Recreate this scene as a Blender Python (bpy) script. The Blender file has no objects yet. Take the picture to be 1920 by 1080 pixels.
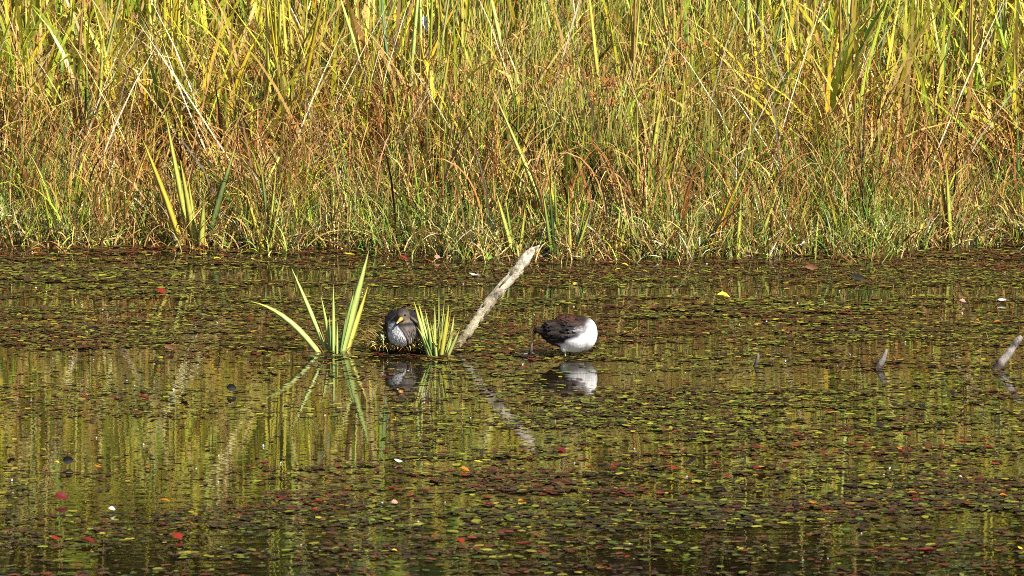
import bpy, bmesh, math, random
import numpy as np
from mathutils import Vector, Matrix, noise as mnoise

SC = bpy.context.scene
COL = SC.collection
random.seed(7)
RNG = np.random.default_rng(7)
R = math.radians

# ------------------------------------------------------------------ camera
CAM_POS = np.array([0.0, -25.0, 4.0])
FPX = 9750.0                                   # focal length in photo pixels (1920 wide)
PITCH = math.atan((540 + 895) / FPX)
cam_d = bpy.data.cameras.new('camera')
cam = bpy.data.objects.new('camera', cam_d)
COL.objects.link(cam)
cam.location = CAM_POS.tolist()
cam.rotation_euler = (math.pi / 2 - PITCH, 0, 0)
cam_d.sensor_width = 36.0
cam_d.lens = FPX / 1920 * 36
cam_d.clip_start = 0.5
cam_d.clip_end = 1500
cam_d.dof.use_dof = True
cam_d.dof.focus_distance = 26.8
cam_d.dof.aperture_fstop = 9.0
SC.camera = cam

# ------------------------------------------------------------------ sky, sun, exposure
SUN_ELEV, SUN_AZ = R(46), R(50)                # azimuth: to the right of straight behind the camera
to_sun = Vector((math.sin(SUN_AZ) * math.cos(SUN_ELEV), -math.cos(SUN_AZ) * math.cos(SUN_ELEV), math.sin(SUN_ELEV)))
world = bpy.data.worlds.new('World')
SC.world = world
world.use_nodes = True
wn = world.node_tree
sky = wn.nodes.new('ShaderNodeTexSky')
sky.sky_type = 'NISHITA'
sky.sun_disc = False
sky.sun_elevation = SUN_ELEV
sky.sun_rotation = math.atan2(to_sun.x, to_sun.y)
bg = wn.nodes['Background']
bg.inputs['Strength'].default_value = 0.05
wn.links.new(sky.outputs['Color'], bg.inputs['Color'])
sun_d = bpy.data.lights.new('sun', 'SUN')
sun_d.energy = 5.0
sun_d.angle = R(0.53)
sun_d.color = (1.0, 0.94, 0.84)
sun = bpy.data.objects.new('sun', sun_d)
COL.objects.link(sun)
sun.rotation_euler = to_sun.to_track_quat('Z', 'Y').to_euler()
sun.location = (8, -30, 30)
SC.view_settings.view_transform = 'Standard'
SC.view_settings.look = 'None'
SC.view_settings.gamma = 1.0
SC.view_settings.exposure = 1.22
SC.cycles.max_bounces = 6
SC.cycles.diffuse_bounces = 1
SC.cycles.filter_width = 0.9
SC.cycles.use_denoising = False

# ------------------------------------------------------------------ geometry helpers
cp, sp = math.cos(PITCH), math.sin(PITCH)
def ray(px, py):
    u = (px - 960) / FPX
    v = (540 - py) / FPX
    d = np.array([u, cp + v * sp, -sp + v * cp])
    return d
def on_z(px, py, z=0.0):                       # point of the photo on a level surface
    d = ray(px, py)
    return CAM_POS + d * ((z - CAM_POS[2]) / d[2])
def on_y(px, py, y):                           # point of the photo at a given distance
    d = ray(px, py)
    return CAM_POS + d * ((y - CAM_POS[1]) / d[1])
def to_px(p):                                  # (N,3) -> pixels, for reading the plan of the leaf mat
    q = np.asarray(p, float) - CAM_POS
    zc = q[..., 1] * cp - q[..., 2] * sp
    yc = q[..., 1] * sp + q[..., 2] * cp
    return 960 + FPX * q[..., 0] / zc, 540 - FPX * yc / zc

# shoreline, measured on the photograph and turned into metres
EDGE_PX = [(-600, 452), (0, 455), (130, 459), (300, 458), (450, 462), (560, 466), (700, 470), (800, 477), (880, 481), (1000, 484),
           (1120, 483), (1300, 482), (1450, 481), (1560, 480), (1680, 474), (1740, 466), (1920, 463), (2500, 462)]
_e = np.array([on_z(a, b)[:2] for a, b in EDGE_PX])
_o = np.argsort(_e[:, 0])
_e = _e[_o]
def edge(x):
    x = np.asarray(x, float)
    return np.interp(x, _e[:, 0], _e[:, 1]) + 0.05 * np.sin(x * 5.3) + 0.045 * np.sin(x * 11.7 + 1) + 0.02 * np.sin(x * 29 + 2)
def gz(x, y):                                  # height of the marsh ground
    d = np.asarray(y, float) - edge(x)
    up = -0.012 + 0.10 * (1 - np.exp(-np.clip(d, 0, 99) / 0.45)) + 0.045 * np.clip(d, 0, 6) + 0.03 * np.sin(np.asarray(x) * 3.1 + d * 2) * np.clip(d, 0, 1)
    up = up + 9.0 * smooth(7.0, 26.0, d)  # unseen rising slope, added to keep sky out of the water's reflections
    return np.where(d < 0, np.maximum(-0.45, -0.012 + d * 1.6), up)

def smooth(a, b, x):
    t = np.clip((x - a) / (b - a), 0, 1)
    return t * t * (3 - 2 * t)
_tab = RNG.random((64, 64))
def vnoise(x, y):                              # cheap value noise on arrays
    xi, yi = np.floor(x).astype(int), np.floor(y).astype(int)
    fx, fy = x - xi, y - yi
    fx, fy = fx * fx * (3 - 2 * fx), fy * fy * (3 - 2 * fy)
    a, b = _tab[xi % 64, yi % 64], _tab[(xi + 1) % 64, yi % 64]
    c, d = _tab[xi % 64, (yi + 1) % 64], _tab[(xi + 1) % 64, (yi + 1) % 64]
    return (a * (1 - fx) + b * fx) * (1 - fy) + (c * (1 - fx) + d * fx) * fy

# ------------------------------------------------------------------ scene helpers
def link(o, parent=None):
    COL.objects.link(o)
    if parent is not None:
        o.parent = parent
    return o
def tag(o, label=None, cat=None, group=None, kind=None):
    if label: o['label'] = label
    if cat: o['category'] = cat
    if group: o['group'] = group
    if kind: o['kind'] = kind
    return o
def empty(name, loc, label, cat, group=None):
    o = bpy.data.objects.new(name, None)
    o.empty_display_size = 0.05
    link(o)
    o.location = [float(v) for v in loc]
    return tag(o, label, cat, group)
def np_mesh(name, verts, faces, cols=None, smooth_shade=False):
    """verts (V,3), faces (F,k) all of one size; cols (V,3) real colour of each point"""
    me = bpy.data.meshes.new(name)
    V, (F, k) = len(verts), faces.shape
    me.vertices.add(V)
    me.vertices.foreach_set('co', np.ascontiguousarray(verts, dtype=np.float32).ravel())
    me.loops.add(F * k)
    me.loops.foreach_set('vertex_index', np.ascontiguousarray(faces, dtype=np.int32).ravel())
    me.polygons.add(F)
    me.polygons.foreach_set('loop_start', np.arange(0, F * k, k, dtype=np.int32))
    me.polygons.foreach_set('loop_total', np.full(F, k, dtype=np.int32))
    if smooth_shade:
        me.polygons.foreach_set('use_smooth', np.ones(F, dtype=bool))
    me.update(calc_edges=True)
    if cols is not None:
        at = me.color_attributes.new('Col', 'FLOAT_COLOR', 'POINT')
        c = np.ones((V, 4), dtype=np.float32)
        c[:, :3] = cols
        at.data.foreach_set('color', c.ravel())
    return me
def mesh_obj(name, me, mat, parent=None):
    o = bpy.data.objects.new(name, me)
    if mat and not me.materials:
        me.materials.append(mat)
    return link(o, parent)

# ------------------------------------------------------------------ materials
def new_mat(name):
    m = bpy.data.materials.new(name)
    m.use_nodes = True
    nt = m.node_tree
    return m, nt, nt.nodes['Principled BSDF'], nt.nodes['Material Output']
def leaf_mat(name, rough=0.45, trans=0.3, spec=0.35, fleck=0.35, fscale=60, gain=1.0):
    m, nt, b, out = new_mat(name)
    N = nt.nodes.new
    at = N('ShaderNodeAttribute'); at.attribute_name = 'Col'
    tc = N('ShaderNodeTexCoord')
    mp = N('ShaderNodeMapping'); mp.inputs['Scale'].default_value = (1, 1, 0.25)
    no = N('ShaderNodeTexNoise'); no.inputs['Scale'].default_value = fscale; no.inputs['Detail'].default_value = 3
    rp = N('ShaderNodeMapRange'); rp.inputs[1].default_value = 0.3; rp.inputs[2].default_value = 0.7
    rp.inputs[3].default_value = (1 - fleck) * gain; rp.inputs[4].default_value = (1 + fleck * 0.6) * gain
    mul = N('ShaderNodeVectorMath'); mul.operation = 'SCALE'
    nt.links.new(tc.outputs['Object'], mp.inputs['Vector'])
    nt.links.new(mp.outputs['Vector'], no.inputs['Vector'])
    nt.links.new(no.outputs['Fac'], rp.inputs[0])
    nt.links.new(at.outputs['Color'], mul.inputs[0])
    nt.links.new(rp.outputs[0], mul.inputs['Scale'])
    nt.links.new(mul.outputs[0], b.inputs['Base Color'])
    b.inputs['Roughness'].default_value = rough
    b.inputs['Specular IOR Level'].default_value = spec
    tr = N('ShaderNodeBsdfTranslucent')
    mx = N('ShaderNodeMixShader'); mx.inputs[0].default_value = trans
    nt.links.new(mul.outputs[0], tr.inputs['Color'])
    nt.links.new(b.outputs[0], mx.inputs[1])
    nt.links.new(tr.outputs[0], mx.inputs[2])
    nt.links.new(mx.outputs[0], out.inputs['Surface'])
    return m
M_GRASS = leaf_mat('grass_blade', 0.5, 0.12, 0.25)
M_REED = leaf_mat('reed_leaf', 0.42, 0.18, 0.35, 0.3, 40)
M_IRIS = leaf_mat('iris_leaf', 0.4, 0.3, 0.4, 0.15, 45)
M_PAD = leaf_mat('pond_pad', 0.38, 0.08, 0.4, 0.45, 90)
M_FALLEN = leaf_mat('fallen_leaf', 0.55, 0.1, 0.12, 0.35, 120)
M_TREE = leaf_mat('woodland_leaf', 0.5, 0.3, 0.25, 0.4, 8)
M_FEATHER = leaf_mat('feather', 0.7, 0.0, 0.10, 0.3, 150)

def water_mat():
    m, nt, b, out = new_mat('pond_water')
    N = nt.nodes.new
    b.inputs['Base Color'].default_value = (0.026, 0.018, 0.006, 1)
    b.inputs['Roughness'].default_value = 0.015
    b.inputs['IOR'].default_value = 1.85
    tc = N('ShaderNodeTexCoord')
    mp = N('ShaderNodeMapping'); mp.inputs['Scale'].default_value = (4, 14, 1)
    n1 = N('ShaderNodeTexNoise'); n1.inputs['Scale'].default_value = 1.0; n1.inputs['Detail'].default_value = 2
    mp2 = N('ShaderNodeMapping'); mp2.inputs['Scale'].default_value = (0.5, 0.9, 1)
    n2 = N('ShaderNodeTexNoise'); n2.inputs['Scale'].default_value = 1.0
    rp = N('ShaderNodeMapRange'); rp.inputs[1].default_value = 0.35; rp.inputs[2].default_value = 0.7
    rp.inputs[3].default_value = 0.25; rp.inputs[4].default_value = 1.0
    mu = N('ShaderNodeMath'); mu.operation = 'MULTIPLY'
    bu = N('ShaderNodeBump'); bu.inputs['Strength'].default_value = 1.0; bu.inputs['Distance'].default_value = 0.0012
    nt.links.new(tc.outputs['Object'], mp.inputs['Vector']); nt.links.new(mp.outputs[0], n1.inputs['Vector'])
    nt.links.new(tc.outputs['Object'], mp2.inputs['Vector']); nt.links.new(mp2.outputs[0], n2.inputs['Vector'])
    nt.links.new(n2.outputs['Fac'], rp.inputs[0])
    nt.links.new(n1.outputs['Fac'], mu.inputs[0]); nt.links.new(rp.outputs[0], mu.inputs[1])
    nt.links.new(mu.outputs[0], bu.inputs['Height'])
    nt.links.new(bu.outputs[0], b.inputs['Normal'])
    mp3 = N('ShaderNodeMapping'); mp3.inputs['Scale'].default_value = (14, 40, 1)
    n3_ = N('ShaderNodeTexNoise'); n3_.inputs['Scale'].default_value = 1.0; n3_.inputs['Detail'].default_value = 5; n3_.inputs['Roughness'].default_value = 0.65
    cr = N('ShaderNodeValToRGB')
    cr.color_ramp.elements[0].position = 0.40; cr.color_ramp.elements[0].color = (0.006, 0.004, 0.002, 1)
    cr.color_ramp.elements[1].position = 0.72; cr.color_ramp.elements[1].color = (0.026, 0.021, 0.006, 1)
    el = cr.color_ramp.elements.new(0.55); el.color = (0.012, 0.008, 0.003, 1)
    nt.links.new(tc.outputs['Object'], mp3.inputs['Vector']); nt.links.new(mp3.outputs[0], n3_.inputs['Vector'])
    nt.links.new(n3_.outputs['Fac'], cr.inputs['Fac']); nt.links.new(cr.outputs[0], b.inputs['Base Color'])
    return m
M_WATER = water_mat()
def mud_mat():
    m, nt, b, out = new_mat('marsh_mud')
    N = nt.nodes.new
    tc = N('ShaderNodeTexCoord')
    no = N('ShaderNodeTexNoise'); no.inputs['Scale'].default_value = 6; no.inputs['Detail'].default_value = 8
    cr = N('ShaderNodeValToRGB')
    cr.color_ramp.elements[0].color = (0.012, 0.009, 0.006, 1)
    cr.color_ramp.elements[1].color = (0.035, 0.026, 0.016, 1)
    bu = N('ShaderNodeBump'); bu.inputs['Distance'].default_value = 0.05
    nt.links.new(tc.outputs['Object'], no.inputs['Vector'])
    nt.links.new(no.outputs['Fac'], cr.inputs['Fac']); nt.links.new(cr.outputs[0], b.inputs['Base Color'])
    nt.links.new(no.outputs['Fac'], bu.inputs['Height']); nt.links.new(bu.outputs[0], b.inputs['Normal'])
    b.inputs['Roughness'].default_value = 0.85
    return m
M_MUD = mud_mat()
def wood_mat(name, pale, dark, axis_scale=(40, 40, 5)):
    m, nt, b, out = new_mat(name)
    N = nt.nodes.new
    tc = N('ShaderNodeTexCoord')
    mp = N('ShaderNodeMapping'); mp.inputs['Scale'].default_value = axis_scale
    no = N('ShaderNodeTexNoise'); no.inputs['Scale'].default_value = 1; no.inputs['Detail'].default_value = 6; no.inputs['Roughness'].default_value = 0.7
    n2 = N('ShaderNodeTexNoise'); n2.inputs['Scale'].default_value = 14; n2.inputs['Detail'].default_value = 4
    ad = N('ShaderNodeMath'); ad.operation = 'MULTIPLY_ADD'; ad.inputs[1].default_value = 0.5
    cr = N('ShaderNodeValToRGB')
    cr.color_ramp.elements[0].position = 0.55; cr.color_ramp.elements[0].color = (*dark, 1)
    cr.color_ramp.elements[1].position = 0.82; cr.color_ramp.elements[1].color = (*pale, 1)
    bu = N('ShaderNodeBump'); bu.inputs['Distance'].default_value = 0.012; bu.inputs['Strength'].default_value = 0.9
    at = N('ShaderNodeAttribute'); at.attribute_name = 'Col'
    mu = N('ShaderNodeMix'); mu.data_type = 'RGBA'; mu.blend_type = 'MULTIPLY'; mu.inputs[0].default_value = 1
    nt.links.new(tc.outputs['Object'], mp.inputs['Vector']); nt.links.new(mp.outputs[0], no.inputs['Vector'])
    nt.links.new(tc.outputs['Object'], n2.inputs['Vector'])
    nt.links.new(no.outputs['Fac'], ad.inputs[0]); nt.links.new(n2.outputs['Fac'], ad.inputs[2])
    nt.links.new(ad.outputs[0], cr.inputs['Fac'])
    nt.links.new(cr.outputs[0], mu.inputs[6]); nt.links.new(at.outputs['Color'], mu.inputs[7])
    nt.links.new(mu.outputs[2], b.inputs['Base Color'])
    nt.links.new(ad.outputs[0], bu.inputs['Height']); nt.links.new(bu.outputs[0], b.inputs['Normal'])
    b.inputs['Roughness'].default_value = 0.8
    return m
M_WOOD = wood_mat('weathered_wood', (0.64, 0.58, 0.46), (0.055, 0.042, 0.027), (70, 70, 70))
M_WOOD_GREY = wood_mat('grey_driftwood', (0.30, 0.275, 0.25), (0.035, 0.028, 0.022), (90, 90, 40))
def plain(name, col, rough=0.5, spec=0.5, bump=0.0):
    m, nt, b, out = new_mat(name)
    no = nt.nodes.new('ShaderNodeTexNoise'); no.inputs['Scale'].default_value = 120
    mr = nt.nodes.new('ShaderNodeMix'); mr.data_type = 'RGBA'
    mr.inputs[6].default_value = (*[c * 0.7 for c in col], 1); mr.inputs[7].default_value = (*[min(1, c * 1.2) for c in col], 1)
    nt.links.new(no.outputs['Fac'], mr.inputs[0]); nt.links.new(mr.outputs[2], b.inputs['Base Color'])
    b.inputs['Roughness'].default_value = rough
    b.inputs['Specular IOR Level'].default_value = spec
    return m
M_EYE = plain('eye_black', (0.006, 0.005, 0.005), 0.1)
M_BILL = plain('bill_orange', (0.62, 0.28, 0.03), 0.4)
M_BILLTIP = plain('bill_tip', (0.5, 0.45, 0.38), 0.4)
M_LEG = plain('leg_olive', (0.42, 0.42, 0.22), 0.5)
M_LEG_DARK = plain('leg_dark', (0.05, 0.045, 0.03), 0.5)
M_SCRAP = plain('white_scrap', (0.8, 0.82, 0.84), 0.5)

# ------------------------------------------------------------------ blade builder (arrays of blades)
def blades(base, h, az, lean, curl, width, face, segs, c0, c1, kink=None, kt=None, fold=0.0, power=1.6, wpow=2.2, tip_from=0.6):
    """a strip per blade; returns verts, faces, colours. fold > 0 gives a V-shaped (three point) section"""
    n = len(h)
    t = np.linspace(0, 1, segs + 1)
    ang = lean[:, None] + curl[:, None] * t[None, :] ** power
    if kink is not None:
        ang = ang + np.where(t[None, :] > kt[:, None], kink[:, None], 0)
    ds = h[:, None] / segs
    sx = np.sin(ang) * ds
    sz = np.cos(ang) * ds
    H = np.concatenate([np.zeros((n, 1)), np.cumsum(0.5 * (sx[:, 1:] + sx[:, :-1]), 1)], 1)
    Z = np.concatenate([np.zeros((n, 1)), np.cumsum(0.5 * (sz[:, 1:] + sz[:, :-1]), 1)], 1)
    cx, cy = np.cos(az)[:, None], np.sin(az)[:, None]
    P = np.stack([base[:, 0:1] + H * cx, base[:, 1:2] + H * cy, base[:, 2:3] + Z], -1)
    tw = face[:, None] + (RNG.random(n) - 0.5)[:, None] * 0.9 * t[None, :]
    wv = np.stack([np.cos(tw), np.sin(tw), np.zeros_like(tw)], -1)
    tang = np.stack([np.sin(ang) * cx, np.sin(ang) * cy, np.cos(ang)], -1)
    wv = wv - (wv * tang).sum(-1, keepdims=True) * tang
    wv /= np.linalg.norm(wv, axis=-1, keepdims=True) + 1e-6
    prof = (0.75 + 0.25 * np.sin(np.clip(t * 2.2, 0, 1) * math.pi / 2)) * (1 - t ** wpow)
    prof[-1] = 0.04
    w = width[:, None, None] * prof[None, :, None] * 0.5
    mixf = smooth(tip_from, 1.0, t)[None, :, None]
    C = c0[:, None, :] * (1 - mixf) + c1[:, None, :] * mixf
    if fold > 0:
        nv = np.cross(tang, wv)
        V = np.stack([P - wv * w + nv * w * fold, P, P + wv * w + nv * w * fold], 2)
        C = np.stack([C * 1.0, C * 0.82, C * 1.0], 2)
        k = 3
    else:
        V = np.stack([P - wv * w, P + wv * w], 2)
        C = np.stack([C, C], 2)
        k = 2
    idx = np.arange(n * (segs + 1) * k).reshape(n, segs + 1, k)
    F = []
    for j in range(k - 1):
        F.append(np.stack([idx[:, :-1, j], idx[:, :-1, j + 1], idx[:, 1:, j + 1], idx[:, 1:, j]], -1).reshape(-1, 4))
    return V.reshape(-1, 3), np.concatenate(F), C.reshape(-1, 3)
def merge(lst):
    vs, fs, cs, off = [], [], [], 0
    for v, f, c in lst:
        vs.append(v); fs.append(f + off); cs.append(c); off += len(v)
    return np.concatenate(vs), np.concatenate(fs), np.concatenate(cs)
def pick(pal, n, var=0.22, w=None):
    pal = np.array(pal, float)
    i = RNG.choice(len(pal), n, p=None if w is None else np.array(w) / np.sum(w))
    return pal[i] * (1 + (RNG.random((n, 1)) - 0.5) * 2 * var) * (1 + (RNG.random((n, 3)) - 0.5) * 0.12)

# real leaf colours
YG = (0.47, 0.43, 0.030); LIME = (0.32, 0.42, 0.035); GREEN = (0.13, 0.24, 0.03); DGREEN = (0.05, 0.11, 0.018)
BLUEG = (0.17, 0.27, 0.10); STRAW = (0.58, 0.41, 0.135); TAN = (0.43, 0.25, 0.080); BROWN = (0.23, 0.095, 0.03)
RUST = (0.37, 0.15, 0.038); OLIVE = (0.27, 0.26, 0.06); DARK = (0.035, 0.022, 0.012); YELLOW = (0.62, 0.47, 0.03); PALE = (0.70, 0.63, 0.42)

# ------------------------------------------------------------------ ground and water
def build_ground():
    xs = np.unique(np.concatenate([np.linspace(-400, -12, 10), np.linspace(-12, 12, 120), np.linspace(12, 400, 10)]))
    dd = np.unique(np.concatenate([np.array([-400, -60, -10, -1.5]), np.linspace(-0.5, 3, 36), np.linspace(3.3, 12, 16), np.linspace(13, 28, 12), np.array([40, 100, 300, 700])]))
    X, D = np.meshgrid(xs, dd, indexing='ij')
    Y = edge(X) + D
    Z = gz(X, Y)
    V = np.stack([X, Y, Z], -1).reshape(-1, 3)
    i = np.arange(len(xs) * len(dd)).reshape(len(xs), len(dd))
    F = np.stack([i[:-1, :-1], i[1:, :-1], i[1:, 1:], i[:-1, 1:]], -1).reshape(-1, 4)
    o = mesh_obj('marsh_ground', np_mesh('marsh_ground', V, F, None, True), M_MUD)
    tag(o, kind='structure')
    me = bpy.data.meshes.new('pond_water')
    me.from_pydata([(-400, -400, 0), (400, -400, 0), (400, 6.0, 0), (-400, 6.0, 0)], [], [(0, 1, 2, 3)])
    o = mesh_obj('pond_water', me, M_WATER)
    tag(o, kind='structure')
build_ground()

# ------------------------------------------------------------------ marsh vegetation in bulk
XH = 5.0
def scatter(n, d0, d1, dp=1.0, xh=XH):
    x = (RNG.random(n) * 2 - 1) * xh
    d = d0 + (d1 - d0) * RNG.random(n) ** dp
    y = edge(x) + d
    return np.stack([x, y, gz(x, y) - 0.01], -1), d
def tufted(n, d0, d1, ntuft, rad, xh=XH):
    """feet gathered in tufts; also the direction each blade leans, away from the tuft's heart"""
    tc, td = scatter(ntuft, d0, d1, 0.9, xh)
    w = RNG.random(ntuft) ** 1.5 + 0.1
    i = RNG.choice(ntuft, n, p=w / w.sum())
    off = RNG.normal(0, 1, (n, 2)) * rad * (0.5 + w[i])[:, None]
    x, y = tc[i, 0] + off[:, 0], tc[i, 1] + off[:, 1]
    y = np.maximum(y, edge(x) + 0.02)
    return np.stack([x, y, gz(x, y) - 0.01], -1), y - edge(x), np.arctan2(off[:, 1], off[:, 0]) + RNG.normal(0, 0.5, n), i
def stuff(name, parts, mat, label):
    v, f, c = merge(parts)
    o = mesh_obj(name, np_mesh(name, v, f, c), mat)
    tag(o, label, None, None, 'stuff')
    return o
def build_marsh():
    U = lambda n, a, b: a + (b - a) * RNG.random(n)
    TAU = 2 * math.pi
    # fine short grass along the shore
    parts = []
    n = 19000
    b, d = scatter(n, -0.03, 0.8, 1.0)
    hn = 0.55 + 0.9 * vnoise(b[:, 0] * 2.3 + 40, b[:, 1] * 2 + 9)
    h = U(n, 0.14, 0.42) * hn * (0.7 + 0.5 * smooth(0, 0.5, d))
    c0 = pick([OLIVE, STRAW, TAN, GREEN, LIME, PALE, BROWN], n, 0.32, [4, 3, 1.6, 2.2, 2.4, 0.8, 1.2])
    grn = vnoise(b[:, 0] * 1.6 + 11, b[:, 1] * 1.6)[:, None]
    c0 = c0 * (1 - 0.55 * smooth(.5, .75, grn)) + np.array(GREEN) * 0.55 * smooth(.5, .75, grn)
    parts.append(blades(b, h, U(n, 0, TAU), U(n, 0, 0.5), U(n, 0.1, 1.9), U(n, 0.004, 0.0105), U(n, -1.2, 1.2), 4, c0, c0 * U(n, 0.8, 1.3)[:, None],
                        kink=np.where(RNG.random(n) < 0.35, U(n, -1.4, 1.8), 0), kt=U(n, 0.3, 0.8)))
    # flattened dead thatch hanging over the water's edge
    n = 6500
    b, d = scatter(n, -0.04, 0.30, 1.0)
    b[:, 2] += RNG.random(n) * 0.09
    c0 = pick([STRAW, TAN, BROWN, PALE, DARK, OLIVE], n, 0.3, [3, 3, 2.4, 1.2, 2.0, 1.5])
    parts.append(blades(b, U(n, 0.08, 0.28), U(n, 0, TAU), U(n, 0.3, 1.3), U(n, -0.2, 1.8), U(n, 0.004, 0.010), U(n, -1.2, 1.2), 5, c0, c0))
    n = 1500
    b, d = scatter(n, -0.30, 0.02, 0.6)
    kp = vnoise(b[:, 0] * 2.2 + 70, b[:, 1] * 2) > 0.45
    b = b[kp]; n = len(b); b[:, 2] = -0.01
    c0 = pick([STRAW, TAN, BROWN, DARK, OLIVE, LIME], n, 0.3, [2, 2, 2.4, 2, 1.5, 1])
    parts.append(blades(b, U(n, 0.05, 0.24), U(n, 0, TAU), U(n, 0.1, 1.2), U(n, 0.0, 2.0), U(n, 0.004, 0.009), U(n, -1.2, 1.2), 5, c0, c0))
    stuff('shore_grass', parts, M_GRASS, 'fine olive and straw grass with flattened thatch along the shore')
    # sedges with brown arching tips
    parts = []
    n = 14000
    b, d, azt, ti = tufted(n, 0.15, 2.2, 420, 0.06)
    kp = RNG.random(n) > 0.6 * np.exp(-((b[:, 0] - 0.75) / 0.6) ** 2) * smooth(0.3, 0.7, d)
    b, d, azt, ti = b[kp], d[kp], azt[kp], ti[kp]; n = len(b)
    th = RNG.random(420)[ti]; tcol = RNG.random(420)[ti]
    h = (0.38 + 0.46 * smooth(0.1, 1.2, d) + 0.22 * smooth(1.2, 2.3, d) + 0.35 * (th - 0.45)) * U(n, 0.6, 1.2)
    c0 = pick([TAN, RUST, STRAW, BROWN, OLIVE], n, 0.38, [3.2, 2.8, 1.6, 2.8, 1.0])
    cg = pick([YG, LIME, OLIVE, GREEN, STRAW], n, 0.3, [2.4, 2.2, 1.5, 1.2, 1])
    gsel = RNG.random(n) < np.where(tcol > 0.68, 0.8, 0.16)
    c0[gsel] = cg[gsel]
    c1 = pick([TAN, BROWN, RUST, STRAW, YG], n, 0.3)
    kf = RNG.random(n)
    parts.append(blades(b, h, np.where(RNG.random(n) < 0.75, azt, U(n, 0, TAU)), U(n, 0.0, 0.36), U(n, 0.1, 1.7), U(n, 0.005, 0.015), U(n, -1.1, 1.1), 6, c0, c1,
                        kink=np.where(kf < 0.4, U(n, 0.4, 2.2), 0), kt=U(n, 0.4, 0.85), power=2.0, tip_from=0.35))
    # hooked brown sedge tips
    n = 7000
    b, d = scatter(n, 0.2, 3.0)
    c0 = pick([BROWN, TAN, RUST, DARK, STRAW], n, 0.3, [3.5, 3, 3.5, 1.6, 1.2])
    parts.append(blades(b, (0.5 + 0.3 * smooth(0.2, 2.4, d)) * U(n, 0.9, 1.75), U(n, 0, TAU), U(n, 0.0, 0.3), U(n, 1.2, 3.2), U(n, 0.005, 0.011), U(n, -1.2, 1.2), 9, c0, c0 * 1.1, power=2.6))
    # dark dead stems
    n = 420
    b, d = scatter(n, 0.1, 2.6)
    c0 = pick([DARK, BROWN], n, 0.3, [3, 1])
    parts.append(blades(b, U(n, 0.3, 1.0), U(n, 0, TAU), U(n, 0.0, 0.3), U(n, 0, 1.2), U(n, 0.006, 0.014), U(n, -1, 1), 4, c0, c0, wpow=4))
    stuff('brown_sedge', parts, M_GRASS, 'tan and rust brown sedge with arching dry tips')
    # green rushes with brown seed tufts
    parts = []
    n = 12500
    b, d, azt, ti = tufted(n, 0.5, 3.6, 300, 0.07)
    gx = b[:, 0]
    keep = RNG.random(n) < np.clip(1.1 * np.exp(-((gx - 0.75) / 1.0) ** 2) + 0.6 * np.exp(-((gx + 1.9) / 0.5) ** 2) * (d > 1) + 0.12, 0, 1)
    b, d, azt = b[keep], d[keep], azt[keep]; n = len(b)
    c0 = pick([GREEN, LIME, DGREEN, OLIVE, STRAW], n, 0.3, [3.6, 3.6, 1.2, 2.2, 1.6])
    c1 = pick([LIME, STRAW, TAN], n, 0.3)
    h = (0.75 + 0.6 * smooth(0.7, 3.2, d)) * U(n, 0.7, 1.15)
    parts.append(blades(b, h, azt, U(n, 0.0, 0.26), U(n, -0.1, 0.45), U(n, 0.006, 0.012), U(n, -1, 1), 4, c0, c1, wpow=3.5))
    sel = RNG.random(n) < 0.12
    bs, hs = b[sel], h[sel]
    m = len(bs)
    q = 10                                      # seed tufts: sprays of small scales at stem height
    bb = np.repeat(bs, q, 0) + (RNG.random((m * q, 3)) - 0.5) * 0.05
    bb[:, 2] += np.repeat(hs, q) * 0.93
    n2 = len(bb)
    c0 = pick([BROWN, RUST, TAN], n2, 0.3, [2, 2, 2])
    parts.append(blades(bb, U(n2, 0.02, 0.06), U(n2, 0, TAU), U(n2, 0, 1.5), U(n2, 0, 0.6), U(n2, 0.008, 0.014), U(n2, 0, TAU), 2, c0, c0))
    stuff('rushes', parts, M_GRASS, 'upright green rushes with small brown seed tufts')
    # yellow-green reeds standing tall behind, down to the far edge of the bed
    parts = []
    n = 6800
    b, d = scatter(n, 1.1, 6.5, 1.3, XH + 1.5)
    kp = RNG.random(n) > 0.82 * np.exp(-((b[:, 0] - 0.35) / 1.15) ** 4) * (1 - smooth(2.6, 4.5, d))
    b, d = b[kp], d[kp]; n = len(b)
    hn = vnoise(b[:, 0] * 0.9 + 3, b[:, 1] * 0.9)
    h = (1.05 + 1.25 * smooth(1.0, 3.4, d)) * U(n, 0.65, 1.2) * (0.85 + 0.3 * hn)
    c0 = pick([YG, LIME, YELLOW, GREEN, STRAW, TAN, DGREEN], n, 0.25, [4.2, 3.2, 2.0, 1.8, 1.4, 1.4, 1.0])
    c1 = pick([YG, YELLOW, TAN, STRAW, LIME], n, 0.25)
    parts.append(blades(b, h, U(n, 0, TAU), U(n, 0.0, 0.28), U(n, 0.0, 1.1), U(n, 0.018, 0.042), U(n, -1.0, 1.0), 7, c0, c1,
                        kink=np.where(RNG.random(n) < 0.22, U(n, 0.5, 2.2), 0), kt=U(n, 0.4, 0.85), power=2.3))
    # leaning broad leaves that cross the others
    n = 1500
    b, d = scatter(n, 0.9, 4.0, 1.0)
    c0 = pick([YG, LIME, STRAW, TAN, YELLOW], n, 0.25)
    c1 = pick([TAN, STRAW, BROWN, YELLOW], n, 0.25)
    parts.append(blades(b, U(n, 0.7, 1.5), np.where(RNG.random(n) < 0.5, U(n, -0.8, 0.8), U(n, 2.3, 3.9)), U(n, 0.25, 0.8), U(n, 0.2, 1.4), U(n, 0.012, 0.026), U(n, -1.2, 1.2), 7, c0, c1, power=1.8))
    # pale dry grass stalks slanting through
    n = 520
    b, d = scatter(n, 0.5, 3.6)
    c0 = pick([PALE, STRAW, TAN], n, 0.2, [2.5, 2, 1])
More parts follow.
